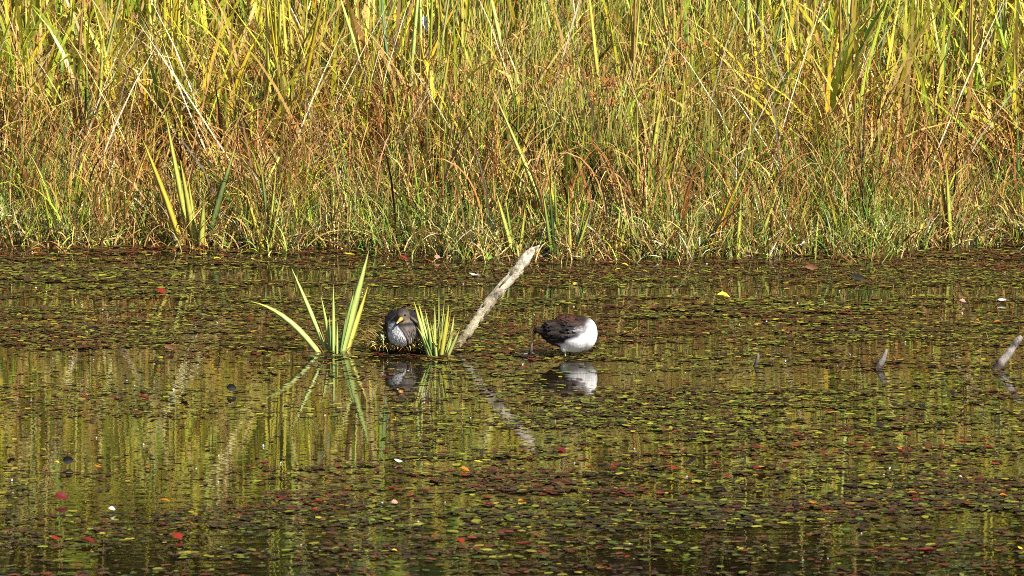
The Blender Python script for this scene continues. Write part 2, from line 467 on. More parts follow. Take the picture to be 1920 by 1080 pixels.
    parts.append(blades(b, U(n, 0.8, 1.6), np.where(RNG.random(n) < 0.6, U(n, -0.5, 0.5), U(n, 2.6, 3.7)), U(n, 0.05, 0.6), U(n, -0.1, 0.4), U(n, 0.005, 0.010), U(n, -1, 1), 4, c0, c0, wpow=4))
    stuff('tall_reeds', parts, M_REED, 'tall yellow green reeds filling the back of the marsh')
build_marsh()

# wood behind the marsh: only its mirror image reaches the picture
def build_woodland():
    n = 90000
    x = (RNG.random(n) * 2 - 1) * 18
    cl = vnoise(x * 0.35 + 5, np.zeros(n) + 2.2)
    y = 12.0 + RNG.random(n) * 5
    z = 0.1 + RNG.random(n) ** 0.9 * (4.5 + 2.5 * cl)
    dens = vnoise(x * 1.1 + y * 1.7, z * 1.1 + y * 0.8)
    k = dens > 0.10 + 0.3 * smooth(4, 7, z)
    x, y, z = x[k], y[k], z[k]; n = len(x)
    y += 1.2 * np.sin(z * 2.3 + x) + 0.8 * np.sin(x * 1.9)
    z = z + gz(x, y)
    b = np.stack([x, y, z], -1)
    U = lambda a, c: a + (c - a) * RNG.random(n)
    c0 = pick([GREEN, DGREEN, LIME, (0.022, 0.045, 0.01), (0.012, 0.018, 0.006)], n, 0.3, [2.2, 4, 0.5, 4, 3])
    leaf = blades(b, U(0.15, 0.36), U(0, 6.28), U(0.3, 2.0), U(0, 0.8), U(0.10, 0.22), U(0, 6.28), 3, c0, c0, wpow=2)
    m = 22
    bx = np.linspace(-15, 15, m) + RNG.random(m) * 1.0
    tb = np.stack([bx, 14 + RNG.random(m) * 3, np.full(m, 0.2)], -1)
    tc = pick([(0.06, 0.05, 0.035)], m, 0.2)
    trunks = []
    for a in (0, 2.1, 4.2):
        trunks.append(blades(tb + np.array([0.08 * math.cos(a), 0.08 * math.sin(a), 0]), np.full(m, 7.0), np.full(m, 0.3), np.full(m, 0.04), np.full(m, 0.1),
                             np.full(m, 0.34), np.full(m, a + 1.57), 4, tc, tc, wpow=5))
    o = stuff('woodland', [leaf] + trunks, M_TREE, 'dark green wood behind the marsh, mirrored in the pond')
build_woodland()

# ------------------------------------------------------------------ single leaves and plants
def aim_blade(root, tip, width, c0, c1, bend=0.0, fold=0.35, segs=8, face=0.0, wpow=2.6, tip_from=0.6, name='leaf'):
    """one leaf whose foot is at root and whose point is at tip (local coordinates), bowed upward by bend"""
    root, tip = np.array(root, float), np.array(tip, float)
    t = np.linspace(0, 1, segs + 1)[:, None]
    P = root * (1 - t) + tip * t
    P[:, 2] += bend * 4 * (t * (1 - t))[:, 0]
    T = np.gradient(P, axis=0); T /= np.linalg.norm(T, axis=1, keepdims=True)
    wv = np.tile(np.array([math.cos(face), math.sin(face), 0.0]), (segs + 1, 1))
    wv = wv - (wv * T).sum(1, keepdims=True) * T
    wv /= np.linalg.norm(wv, axis=1, keepdims=True)
    nv = np.cross(T, wv)
    prof = (0.8 + 0.2 * np.sin(np.clip(t[:, 0] * 2, 0, 1) * math.pi / 2)) * (1 - t[:, 0] ** wpow); prof[-1] = 0.03
    w = (width * 0.5 * prof)[:, None]
    th = np.maximum(w * 0.12, 0.0004)
    # closed section: two edges, front keel, back
    V = np.stack([P - wv * w + nv * w * fold, P - nv * th, P + wv * w + nv * w * fold, P + nv * th], 1)
    m = smooth(tip_from, 1, t)
    C = np.array(c0) * (1 - m) + np.array(c1) * m
    C = np.stack([C, C * 0.85, C, C * 0.85], 1).reshape(-1, 3)
    i = np.arange((segs + 1) * 4).reshape(segs + 1, 4)
    F = []
    for j in range(4):
        k = (j + 1) % 4
        F.append(np.stack([i[:-1, j], i[:-1, k], i[1:, k], i[1:, j]], -1))
    return np_mesh(name, V.reshape(-1, 3), np.concatenate(F), C)

def plant(name, root_px, Y, leaves, label, cat, group=None, mat=None, z=None):
    """leaves: (root px x, tip px x, tip px y, width m, c0, c1, bend, tip depth offset)"""
    x0 = on_y(root_px, 500, Y)[0]
    z0 = max(-0.01, float(gz(x0, Y))) if z is None else z
    e = empty(name, (x0, Y, z0), label, cat, group)
    for k, (rx, tx, ty, w, c0, c1, bend, dy) in enumerate(leaves):
        rp = np.array([on_y(rx, 500, Y)[0], Y + 0.01 * ((k * 7) % 5 - 2) + 0.25 * dy, z0 - 0.03])
        tp = on_y(tx, ty, Y + dy)
        me = aim_blade(rp - [x0, Y, z0], tp - [x0, Y, z0], w, c0, c1, bend, fold=0.14, face=0.35 + 0.25 * math.sin(k * 2.3), segs=9)
        mesh_obj('leaf', me, mat or M_IRIS, e)
    return e

IG = (0.56, 0.66, 0.18); IY = (0.60, 0.57, 0.09); IGD = (0.24, 0.38, 0.10); IYO = (0.66, 0.48, 0.04); IGP = (0.54, 0.60, 0.17)
SPX = 390.0
# the iris standing in the open water, left of the seated bird
plant('iris_plant', 625, 0.02, [
    (605, 470, 565, 0.036, IGP, IY, 0.055, 0.02),
    (617, 547, 503, 0.034, IG, IG, 0.004, 0.14),
    (622, 602, 555, 0.022, IG, IG, 0.0, 0.06),
    (625, 625, 533, 0.024, IG, IG, 0.0, 0.06),
    (621, 617, 590, 0.014, IGD, IG, 0.0, 0.02),
    (631, 632, 603, 0.016, IG, IG, 0.0, -0.05),
    (634, 668, 535, 0.026, IGD, IG, 0.01, 0.10),
    (638, 692, 469, 0.046, IG, IG, 0.004, 0.12),
    (645, 690, 537, 0.036, IY, IYO, 0.0, 0.22),
    (628, 629, 612, 0.010, IGD, IGD, 0.0, -0.08), (612, 588, 640, 0.010, BROWN, DARK, 0.012, -0.05), (640, 664, 648, 0.009, TAN, BROWN, 0.014, 0.02),
    (618, 596, 598, 0.008, TAN, BROWN, 0.0, 0.04), (636, 650, 585, 0.012, IGD, TAN, 0.0, 0.06)],
    'iris plant with spread sword leaves standing alone in open water', 'iris', z=0.0)
# the iris on the mound beside the seated bird
plant('iris_plant', 822, -0.08, [
    (806, 776, 564, 0.030, IGP, IYO, 0.0, 0.03),
    (810, 785, 570, 0.034, IGP, IY, 0.004, 0.06),
    (812, 797, 580, 0.016, IG, IG, 0.0, 0.04),
    (816, 815, 573, 0.020, IGP, IG, 0.0, -0.03),
    (822, 823, 540, 0.012, IGP, IGP, 0.0, 0.02),
    (826, 842, 570, 0.028, IY, IY, 0.004, -0.05),
    (828, 846, 582, 0.014, IY, (0.45, 0.2, 0.05), 0.0, 0.02),
    (838, 852, 590, 0.022, IGP, IGP, 0.0, 0.05),
    (838, 862, 618, 0.022, IGP, IGP, 0.0, -0.03),
    (812, 800, 610, 0.016, IGD, IG, 0.0, -0.06),
    (818, 812, 606, 0.018, IG, IG, 0.0, -0.07),
    (824, 830, 604, 0.016, IY, IG, 0.0, -0.06),
    (820, 826, 622, 0.018, IY, IGP, 0.0, -0.10), (806, 780, 612, 0.014, IG, TAN, 0.02, -0.08), (832, 858, 606, 0.012, IGP, BROWN, 0.02, -0.04),
    (815, 796, 592, 0.016, IGD, IY, 0.0, 0.10), (822, 834, 556, 0.010, IGP, TAN, 0.0, 0.08), (836, 866, 640, 0.010, TAN, BROWN, 0.015, -0.02), (810, 792, 628, 0.014, IGD, IGD, 0.01, -0.10),
    (818, 806, 600, 0.012, IY, IY, 0.0, -0.12), (826, 834, 588, 0.014, IG, IG, 0.0, 0.0)],
    'clump of yellow green iris blades on the mound beside the seated bird', 'iris', z=0.02)

def bank_plant(px, d, leaves, label, name='iris_plant', cat='iris', group=None):
    x0 = float(on_y(px, 400, 4.0)[0])
    dull = lambda q: (q[0] * 0.9, q[1] * 0.78, q[2] * 0.5)
    leaves = [(a, b, c, w * 1.1, dull(r[0]), dull(r[1]), *r[2:]) for a, b, c, w, *r in leaves]
    return plant(name, px, float(edge(x0)) + (d if d > 0.3 else d - 0.07), leaves, label, cat, group)
bank_plant(365, 0.02, [
    (347, 266, 258, 0.036, IY, IY, 0.02, 0.1), (360, 310, 212, 0.040, IG, IG, 0.0, 0.25), (367, 338, 300, 0.034, IGP, IG, 0.0, 0.1),
    (377, 383, 372, 0.042, IG, BLUEG, 0.0, 0.02), (384, 443, 272, 0.040, BLUEG, IG, 0.02, 0.2), (371, 352, 330, 0.026, IGP, IY, 0.0, 0.15)],
    'blue green iris with broad leaf bases at the shore behind open water')
bank_plant(497, 0.04, [
    (497, 462, 362, 0.028, IY, IY, 0.0, 0.1), (502, 518, 318, 0.022, IG, IY, 0.0, 0.15), (508, 488, 300, 0.024, BLUEG, IGP, 0.0, 0.2),
    (505, 530, 345, 0.020, IGP, IG, 0.0, 0.1)],
    'small iris with one yellow leaf leaning left at the shore')
bank_plant(612, -0.06, [(614, 570, 395, 0.016, OLIVE, IY, 0.0, 0.25)], 'single stiff leaf slanting out of the water at the shore', 'reed_leaf', 'reed')
bank_plant(965, 0.03, [
    (968, 930, 360, 0.030, IG, IG, 0.0, 0.1), (966, 948, 372, 0.026, IGD, IG, 0.0, 0.12), (972, 985, 385, 0.022, IG, IGP, 0.0, 0.1)],
    'green iris tuft at the shore behind the tip of the log')
bank_plant(1050, 0.25, [
    (1052, 920, 160, 0.030, IG, IY, 0.015, 0.4), (1058, 1012, 250, 0.024, IY, TAN, 0.0, 0.2), (1060, 1075, 300, 0.022, RUST, BROWN, 0.0, 0.2),
    (1045, 1040, 330, 0.024, IGD, IG, 0.0, 0.1)],
    'iris with one long leaf leaning left above the tip of the log')
bank_plant(1045, 0.02, [
    (1038, 1018, 360, 0.024, IGD, IG, 0.0, 0.1), (1042, 1030, 345, 0.026, DGREEN, IGD, 0.0, 0.1), (1070, 1066, 365, 0.018, IG, IG, 0.0, 0.1),
    (1076, 1100, 370, 0.022, IGD, IG, 0.0, 0.1), (1074, 1112, 380, 0.02, IG, BLUEG, 0.0, 0.05)],
    'dark green iris tuft just right of the log tip')
bank_plant(1160, 0.02, [
    (1154, 1162, 395, 0.028, IG, IG, 0.0, 0.1), (1157, 1178, 402, 0.026, IG, IGP, 0.0, 0.06), (1190, 1183, 385, 0.024, IG, IG, 0.0, 0.1),
    (1193, 1198, 400, 0.018, IGD, IG, 0.0, 0.1)],
    'short light green iris tuft at the shore above the standing bird')
bank_plant(1206, 0.55, [
    (1203, 1244, 152, 0.038, IG, IY, 0.0, 0.2), (1210, 1265, 205, 0.026, IY, IY, 0.0, 0.15), (1198, 1190, 260, 0.022, IG, RUST, 0.0, 0.15)],
    'iris with one tall lime leaf rising amid brown sedge')
bank_plant(1310, 0.05, [
    (1308, 1395, 355, 0.026, IGD, IG, 0.0, 0.2), (1312, 1420, 322, 0.022, RUST, TAN, 0.0, 0.2), (1318, 1408, 290, 0.026, IG, IG, 0.0, 0.2),
    (1322, 1388, 330, 0.022, IYO, RUST, 0.0, 0.15)],
    'sheaf of green and orange leaves slanting right at the shore')
bank_plant(1382, 0.03, [
    (1382, 1390, 365, 0.030, IG, IGD, 0.0, 0.1), (1386, 1370, 395, 0.020, STRAW, TAN, 0.0, 0.1), (1410, 1462, 350, 0.024, IG, IG, 0.0, 0.15)],
    'upright green leaf pair in the gap of the shore thatch')
bank_plant(1530, 0.03, [
    (1527, 1535, 400, 0.022, IG, IG, 0.0, 0.1), (1566, 1548, 438, 0.030, IGP, IG, 0.0, 0.05), (1596, 1600, 425, 0.020, IGP, IGP, 0.0, 0.05),
    (1612, 1620, 420, 0.020, IY, IG, 0.0, 0.05), (1540, 1556, 420, 0.020, IG, BLUEG, 0.0, 0.1)],
    'low pale green shoots rising from the water line at the shore')
bank_plant(1790, 0.12, [
    (1784, 1774, 300, 0.030, IGP, IY, 0.0, 0.1), (1790, 1800, 395, 0.03, BLUEG, BLUEG, 0.0, 0.05), (1782, 1765, 330, 0.024, RUST, TAN, 0.0, 0.1)],
    'iris with a rust brown leaf where the shore turns back')
bank_plant(800, 0.9, [
    (795, 850, 52, 0.034, IG, IYO, 0.0, 0.2), (790, 760, 120, 0.028, IG, IY, 0.0, 0.2), (800, 822, 140, 0.026, IGP, IY, 0.0, 0.2)],
    'tall iris with a bright yellow leaf in the upper marsh')
bank_plant(175, 0.9, [
    (178, 195, 45, 0.034, IG, IG, 0.0, 0.2), (172, 160, 60, 0.030, BLUEG, IG, 0.0, 0.25), (185, 212, 75, 0.026, IY, YELLOW, 0.0, 0.2), (168, 140, 110, 0.02, DARK, DARK, 0, 0.2)],
    'tall blue green iris standing among sedge at the upper marsh')

# further broad-leaved clumps through the bed: shared leaf meshes, each plant a thing of its own
def build_clumps():
    protos = []
    for k in range(10):
        h = 1.0
        lean = 0.04 + 0.05 * (k % 4)
        c0 = [IG, IY, BLUEG, IGP, LIME, YG, IGD, YELLOW, TAN, IY][k]
        c1 = [IY, YELLOW, IG, IY, YG, TAN, IG, STRAW, RUST, TAN][k]
        protos.append(aim_blade((0, 0, -0.03), (lean * 2.2, 0, h), 0.032 - 0.002 * (k % 5), c0, c1, 0.0 if k % 3 else 0.03, segs=8, face=1.2, name='leaf'))
    rnd = random.Random(5)
    spots = []
    for i in range(58):
        px = -60 + (i * 0.6180339 % 1.0) * 2040
        py_top = rnd.uniform(-60, 150)
        spots.append((px, rnd.uniform(1.3, 3.4)))
    for i, (px, d) in enumerate(spots):
        x0 = float(on_y(px, 200, 3.5 + d)[0])
        y0 = float(edge(x0)) + d
        tone = i % 3
        marks = [(160, 'over the far left of the pond'), (420, 'above the blue green shore iris'), (690, 'above the lone iris'), (880, 'above the seated bird'), (1030, 'above the log tip'),
                 (1260, 'above the standing bird'), (1520, 'above the smallest stub'), (1740, 'above the middle stub'), (9999, 'above the longest stub')]
        where = next(t for lim, t in marks if px < lim)
        look = ['broad leaved green reed clump', 'yellowing broad leaved reed clump', 'reed clump with rusty tips'][tone]
        lab = f'{look} in the upper marsh {where}'
        e = empty('reed_clump', (x0, y0, float(gz(x0, y0))), lab, 'reed', f'{look} {where}')
        choice = [[0, 2, 3, 4, 6], [1, 7, 5, 9, 1], [8, 9, 5, 8, 3]][tone]
        for j in range(rnd.randint(4, 6)):
            o = bpy.data.objects.new('leaf', protos[choice[j % 5]])
            link(o, e)
            o.location = (rnd.uniform(-.05, .05), rnd.uniform(-.05, .05), 0)
            o.rotation_euler = (rnd.uniform(-.06, .06), rnd.uniform(-.06, .06), rnd.uniform(0, 6.28))
            s = rnd.uniform(1.25, 1.9) * (0.85 + 0.08 * d)
            w = rnd.uniform(0.8, 1.25)
            o.scale = (w * 1.0, w, s)
    for p in protos:
        p.materials.append(M_REED)
build_clumps()

# arching dry stalks over the water line
def tube(name, pts, radii, mat, parent=None, cols=None, n=7, caps=True, rough=0.0, seed=0):
    pts = np.array(pts, float); m = len(pts)
    T = np.gradient(pts, axis=0); T /= np.linalg.norm(T, axis=1, keepdims=True)
    up = np.array([0.0, 1.0, 0.03]) if abs(T[0][1]) < 0.9 else np.array([1.0, 0, 0])
    rg = np.random.default_rng(seed)
    V, C = [], []
    for i in range(m):
        a = np.cross(T[i], up); a /= np.linalg.norm(a); b = np.cross(T[i], a)
        for j in range(n):
            th = 2 * math.pi * j / n
            r = radii[i] * (1 + rough * (rg.random() - 0.5))
            V.append(pts[i] + r * (a * math.cos(th) + b * math.sin(th)))
            C.append(cols[i] if cols is not None else (1, 1, 1))
    V = np.array(V)
    bm = bmesh.new()
    vs = [bm.verts.new(v) for v in V]
    for i in range(m - 1):
        for j in range(n):
            k = (j + 1) % n
            bm.faces.new((vs[i * n + j], vs[i * n + k], vs[(i + 1) * n + k], vs[(i + 1) * n + j])).smooth = True
    if caps:
        bm.faces.new(list(reversed(vs[:n]))); bm.faces.new(vs[-n:])
    bmesh.ops.recalc_face_normals(bm, faces=bm.faces)
    me = bpy.data.meshes.new(name)
    bm.to_mesh(me); bm.free()
    at = me.color_attributes.new('Col', 'FLOAT_COLOR', 'POINT')
    c = np.ones((len(V), 4), dtype=np.float32); c[:, :3] = np.array(C)
    at.data.foreach_set('color', c.ravel())
    return mesh_obj(name, me, mat, parent)

def arch(px_pts, dy, rad, col, label, name='dry_stalk'):
    """a bent stalk through photo points; the first and last stand at the water line"""
    pts = []
    p0 = on_z(*px_pts[0])
    for i, (a, b) in enumerate(px_pts):
        pts.append(on_y(a, b, p0[1] + dy * i / (len(px_pts) - 1)))
    pts = np.array(pts)
    t = np.linspace(0, len(pts) - 1, 14)
    q = np.stack([np.interp(t, range(len(pts)), pts[:, k]) for k in range(3)], -1)
    for _ in range(2):
        q[1:-1] = (q[:-2] + 2 * q[1:-1] + q[2:]) / 4
    org = q[0].copy()
    o = tube(name, q - org, np.linspace(rad, rad * 0.6, 14), M_GRASS, None, [col] * 14, 5)
    o.location = org.tolist()
    return tag(o, label, 'stalk')
arch([(281, 458), (305, 432), (340, 420), (385, 418), (412, 433), (432, 464)], -0.02, 0.004, TAN, 'arched straw stalk bowing over the foot of the blue green iris')
arch([(571, 468), (590, 447), (620, 432), (660, 430), (695, 440), (735, 472)], -0.03, 0.004, STRAW, 'long pale stalk arched low over the shore above the lone iris')
arch([(505, 466), (530, 447), (558, 439), (572, 446)], 0.04, 0.006, TAN, 'tan broken stalk bent at the shore beside the small iris')
arch([(1202, 478), (1200, 462), (1165, 453), (1112, 448)], 0.08, 0.005, STRAW, 'thin straw stalk lying level across the short iris tuft')
arch([(1008, 483), (1025, 476), (1040, 463), (1052, 452)], 0.1, 0.007, PALE, 'pale curved twig rising beside the tip of the log')
arch([(1300, 482), (1325, 447), (1352, 415), (1385, 392), (1398, 392)], 0.05, 0.006, DARK, 'dark bent stem arching over the slanting orange leaves')
arch([(1746, 466), (1752, 450), (1772, 432), (1780, 424)], 0.05, 0.006, TAN, 'tan stalk bent at the shore where it turns back')
arch([(1500, 480), (1480, 465), (1465, 450), (1450, 452)], 0.05, 0.005, TAN, 'short brown stalk slumped into the water line')

# ------------------------------------------------------------------ log and stubs
def build_log():
    base = on_y(832, 655, 0.12); top = on_y(1000, 466, 0.16)
    base[2] = -0.06
    m = 60
    t = np.linspace(0, 1, m)[:, None]
    P = base * (1 - t) + top * t
    P[:, 0] += 0.004 * np.sin(t[:, 0] * 9); P[:, 2] += 0.004 * np.sin(t[:, 0] * 13 + 1)
    rad = 0.0205 - 0.0015 * np.sin(t[:, 0] * 8) + 0.006 * t[:, 0]
    rad[-7:] *= np.array([0.99, 0.95, 0.93, 0.86, 0.78, 0.66, 0.45])
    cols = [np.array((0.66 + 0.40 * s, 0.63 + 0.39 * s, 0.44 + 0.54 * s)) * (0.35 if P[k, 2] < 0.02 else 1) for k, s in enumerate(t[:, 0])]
    e = empty('leaning_log', base, 'weathered pale log leaning out of the water behind the seated bird', 'log')
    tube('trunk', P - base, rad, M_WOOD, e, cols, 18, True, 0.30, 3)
    s0 = P[-2] - base
    tip = on_y(1012, 460, 0.16) - base
    tube('broken_tip', [s0, (s0 + tip) / 2 + [0.004, 0, .0], tip], [0.012, 0.008, 0.003], M_WOOD, e, [(1.3, 1.25, 1.2)] * 3, 8, True, 0.2, 5)
    # dark bark flakes, mostly lower right, deepening the log's shade by colour
    rg = np.random.default_rng(8)
    for k in range(9):
        i = int(rg.integers(14, 54))
        c = P[i] - base
        d = (P[i + 3] - P[i]); d = d / np.linalg.norm(d)
        side = np.array([0.72, -0.55, -0.55]) if k % 3 else np.array([-0.4, -0.85, 0.35])
        side = side - side.dot(d) * d; side /= np.linalg.norm(side)
        c = c + side * rad[i] * 1.0
        L = rg.uniform(0.02, 0.05)
        tube('bark_flake', [c - d * L, c, c + d * L], [0.003, rg.uniform(0.006, 0.010), 0.002], M_WOOD, e, [(0.35, 0.30, 0.24)] * 3, 6, True, 0.5, 20 + k)
build_log()
def stub(foot, tip, r0, r1, label, seed, tone=1.0):
    p = on_z(*foot); q = on_y(tip[0], tip[1], p[1] + 0.02)
    p0 = p.copy(); p0[2] = -0.05
    p0[0] -= (q[0] - p[0]) / max(q[2], .01) * 0.05
    m = 16
    t = np.linspace(0, 1, m)[:, None]
    P = p0 * (1 - t) + q * t
    P[:, 0] += 0.0015 * np.sin(t[:, 0] * 9 + seed)
    rad = r0 * (1 - t[:, 0]) + r1 * t[:, 0]; rad[-1] *= 0.6
    h = P[:, 2]
    cols = [np.array((0.16, 0.10, 0.07)) if z < 0.022 else np.array((0.95, 0.9, 0.85)) * tone for z in h]
    o = tube('wood_stub', P - p, rad, M_WOOD_GREY, None, cols, 12, True, 0.36, seed)
    o.location = p.tolist()
    return tag(o, label, 'stub', 'wood stubs in a row')
stub((1417, 687), (1422, 663), 0.012, 0.007, 'smallest stub poking from the water, nearest the standing bird', 1, 0.45)
stub((1646, 692), (1664, 655), 0.027, 0.007, 'short stub with a dark wet foot, middle of the row', 2, 0.6)
stub((1870, 692), (1916, 630), 0.025, 0.015, 'longest pale grey stub slanting from the water at the picture edge', 3)

# ------------------------------------------------------------------ birds
def remeshed(name, balls, voxel=0.005, smooth_it=6):
    """ellipsoids (centre, radii, euler) grown together into one continuous skin"""
    bm = bmesh.new()
    for c, r, e in balls:
        mt = Matrix.Translation(c) @ (Matrix.Rotation(e[2], 4, 'Z') @ Matrix.Rotation(e[1], 4, 'Y') @ Matrix.Rotation(e[0], 4, 'X')) @ Matrix.Diagonal((*r, 1))
        bmesh.ops.create_uvsphere(bm, u_segments=24, v_segments=14, radius=1.0, matrix=mt)
    me = bpy.data.meshes.new('tmp'); bm.to_mesh(me); bm.free()
    o = bpy.data.objects.new('tmp', me); COL.objects.link(o)
    rm = o.modifiers.new('r', 'REMESH'); rm.mode = 'VOXEL'; rm.voxel_size = voxel
    s = o.modifiers.new('s', 'SMOOTH'); s.factor = 0.6; s.iterations = smooth_it
    dg = bpy.context.evaluated_depsgraph_get()
    out = bpy.data.meshes.new_from_object(o.evaluated_get(dg))
    bpy.data.objects.remove(o); bpy.data.meshes.remove(me)
    out.name = name
    out.polygons.foreach_set('use_smooth', np.ones(len(out.polygons), dtype=bool))
    return out
def verts_of(me):
    v = np.zeros(len(me.vertices) * 3, dtype=np.float32); me.vertices.foreach_get('co', v)
    nn = np.zeros(len(me.vertices) * 3, dtype=np.float32); me.vertices.foreach_get('normal', nn)
    return v.reshape(-1, 3).astype(float), nn.reshape(-1, 3).astype(float)
def set_cols(me, c):
    at = me.color_attributes.new('Col', 'FLOAT_COLOR', 'POINT')
    q = np.ones((len(c), 4), dtype=np.float32); q[:, :3] = np.clip(c, 0, 1)
    at.data.foreach_set('color', q.ravel())
def n3(v, s, o=0.0):
    return np.array([mnoise.noise(Vector((p[0] * s + o, p[1] * s, p[2] * s))) for p in v])
def feathers(name, me, cols, sel, flow, length, width, n, lift, parent, seed, var=1.0):
    """small overlapping feathers laid over part of the skin, pointing along flow"""
    v, nn = verts_of(me)
    idx = np.nonzero(sel)[0]
    rg = np.random.default_rng(seed)
    idx = rg.choice(idx, min(n, len(idx)), replace=False)
    parts = []
    for i in idx:
        nrm = nn[i]; f = np.array(flow(v[i])); f = f - f.dot(nrm) * nrm
        if np.linalg.norm(f) < 1e-3: continue
        f /= np.linalg.norm(f); s = np.cross(nrm, f)
        L, W = length * rg.uniform(.7, 1.3), width * rg.uniform(.7, 1.2)
        k = 5
        t = np.linspace(0, 1, k)[:, None]
        P = v[i] + nrm * 0.001 + f * L * t + nrm * (lift * L * t)
        w = W * 0.5 * np.sqrt(np.clip(1 - (2 * np.clip(t, 0.15, 0.97) - 1) ** 2, 0, 1))
        V = np.stack([P - s * w - nrm * w * .3, P, P + s * w - nrm * w * .3], 1).reshape(-1, 3)
        c = cols[i] * (1 + var * rg.uniform(-.45, .5))
        C = np.stack([c * (1 + .2 * var), c * (1 - .3 * var), c * (1 + .2 * var)], 0)[None].repeat(k, 0).reshape(-1, 3)
        C[-3:] *= 1 + 0.25 * var
        j = np.arange(k * 3).reshape(k, 3)
        F = np.concatenate([np.stack([j[:-1, a], j[:-1, a + 1], j[1:, a + 1], j[1:, a]], -1) for a in (0, 1)])
        parts.append((V, F, C))
    v2, f2, c2 = merge(parts)
    o = mesh_obj(name, np_mesh(name, v2, f2, np.clip(c2, 0, 1)), M_FEATHER, parent)
    o['kind'] = 'stuff'
    return o
def ball(name, c, r, mat, parent):
    bm = bmesh.new(); bmesh.ops.create_uvsphere(bm, u_segments=12, v_segments=8, radius=1.0, matrix=Matrix.Translation(c) @ Matrix.Diagonal((*r, 1)))
    for f in bm.faces: f.smooth = True
    me = bpy.data.meshes.new(name); bm.to_mesh(me); bm.free()
    return mesh_obj(name, me, mat, parent)

def standing_bird():
    p = on_z(1064, 668)
    e = empty('water_bird', p, 'white bellied dark winged bird standing in the water, head tucked back', 'bird')
    Z = (0, 0, 0)
    balls = [((0.030, 0, 0.104), (0.100, 0.078, 0.086), Z), ((0.080, 0, 0.112), (0.066, 0.066, 0.084), Z), ((-0.046, 0.0, 0.116), (0.076, 0.064, 0.066), (0, R(10), 0)),
             ((-0.104, 0, 0.124), (0.040, 0.036, 0.026), (0, R(6), 0)), ((-0.005, 0.0, 0.166), (0.060, 0.048, 0.042), (0, R(-4), 0)),
             ((0.060, 0.0, 0.158), (0.058, 0.050, 0.040), (0, R(12), 0)), ((-0.012, -0.036, 0.058), (0.020, 0.018, 0.036), (0, R(14), 0)),
             ((0.010, 0.036, 0.058), (0.020, 0.018, 0.036), (0, R(14), 0))]
    me = remeshed('body', balls, 0.0045, 8)
    v, nn = verts_of(me)
    x, y, z = v.T
    bz = np.interp(x, [-0.16, -0.05, -0.02, 0.0, 0.045, 0.075, 0.1, 0.12, 0.16], [0.10, 0.066, 0.074, 0.090, 0.104, 0.118, 0.148, 0.172, 0.2])
    ns = n3(v, 55)
    white = smooth(-0.010, 0.010, bz - z + 0.006 * ns) * smooth(-0.055, -0.03, x)
    dark = np.array((0.016, 0.012, 0.011)) + np.clip(n3(v, 40, 9)[:, None], -0.2, 0.6) * np.array((0.035, 0.025, 0.016))
    ruf = smooth(0.162, 0.182, z) * smooth(-0.075, -0.03, x) * (1 - smooth(0.05, 0.085, x))
    dark = dark * (1 - ruf[:, None]) + np.array((0.048, 0.021, 0.013)) * ruf[:, None]
    grey = np.exp(-((z - bz - 0.012) / 0.024) ** 2) * smooth(0.02, 0.09, x)
    dark = dark * (1 - grey[:, None]) + np.array((0.30, 0.28, 0.29)) * grey[:, None] * (0.8 + 0.4 * ns[:, None])
    blue = np.exp(-((z - bz - 0.004) / 0.007) ** 2) * (1 - smooth(0.05, 0.08, x)) * smooth(-0.04, 0.0, x)
    dark = dark * (1 - 0.7 * blue[:, None]) + np.array((0.05, 0.05, 0.11)) * 0.7 * blue[:, None]
    wc = np.array((0.70, 0.69, 0.69)) * (1 - 0.12 * np.clip(n3(v, 70, 3), 0, 1))[:, None]
    c = dark * (1 - white[:, None]) + wc * white[:, None]
    under = (x < -0.035) & (z < bz + 0.004)
    streak = np.exp(-((z - 0.058 + (x + 0.03) * 0.7) / 0.006) ** 2)
    c[under] = (np.array((0.03, 0.028, 0.03)) + streak[:, None] * 0.35)[under]
    set_cols(me, c)
    mesh_obj('body', me, M_FEATHER, e)
    sel = (white < 0.1) & (z > np.maximum(0.085, bz + 0.012)) & (ruf < 0.3) & (x < 0.075)
    feathers('wing_feathers', me, np.maximum(c, 0.007), sel, lambda p_: (-1, 0, 0.02), 0.036, 0.013, 420, 0.08, e, 2)
    sel = (x < -0.10)
    feathers('tail_feathers', me, np.maximum(c * 0.6, 0.008), sel, lambda p_: (-1, 0.15 * p_[1], 0.1), 0.032, 0.014, 50, 0.05, e, 3)
    sel = ruf > 0.4
    feathers('head_feathers', me, c, sel, lambda p_: (-1, 0, 0), 0.014, 0.005, 240, 0.15, e, 4)
    for k, (lx, ly, mt) in enumerate(((-0.010, -0.034, M_LEG), (0.014, 0.034, M_LEG_DARK))):
        lg = tube('leg', [(lx, ly, 0.036), (lx - 0.001, ly - 0.001, 0.016), (lx - 0.004, ly - 0.002, -0.02)], [0.0048, 0.0040, 0.0044], mt, e, None, 8)
        for a in (-0.5, 0.0, 0.5):
            tube('toe', [(lx - 0.004, ly - 0.002, -0.016), (lx + 0.03 * math.cos(a), ly + 0.035 * math.sin(a), -0.02)], [0.0032, 0.0018], mt, lg, None, 6)
standing_bird()

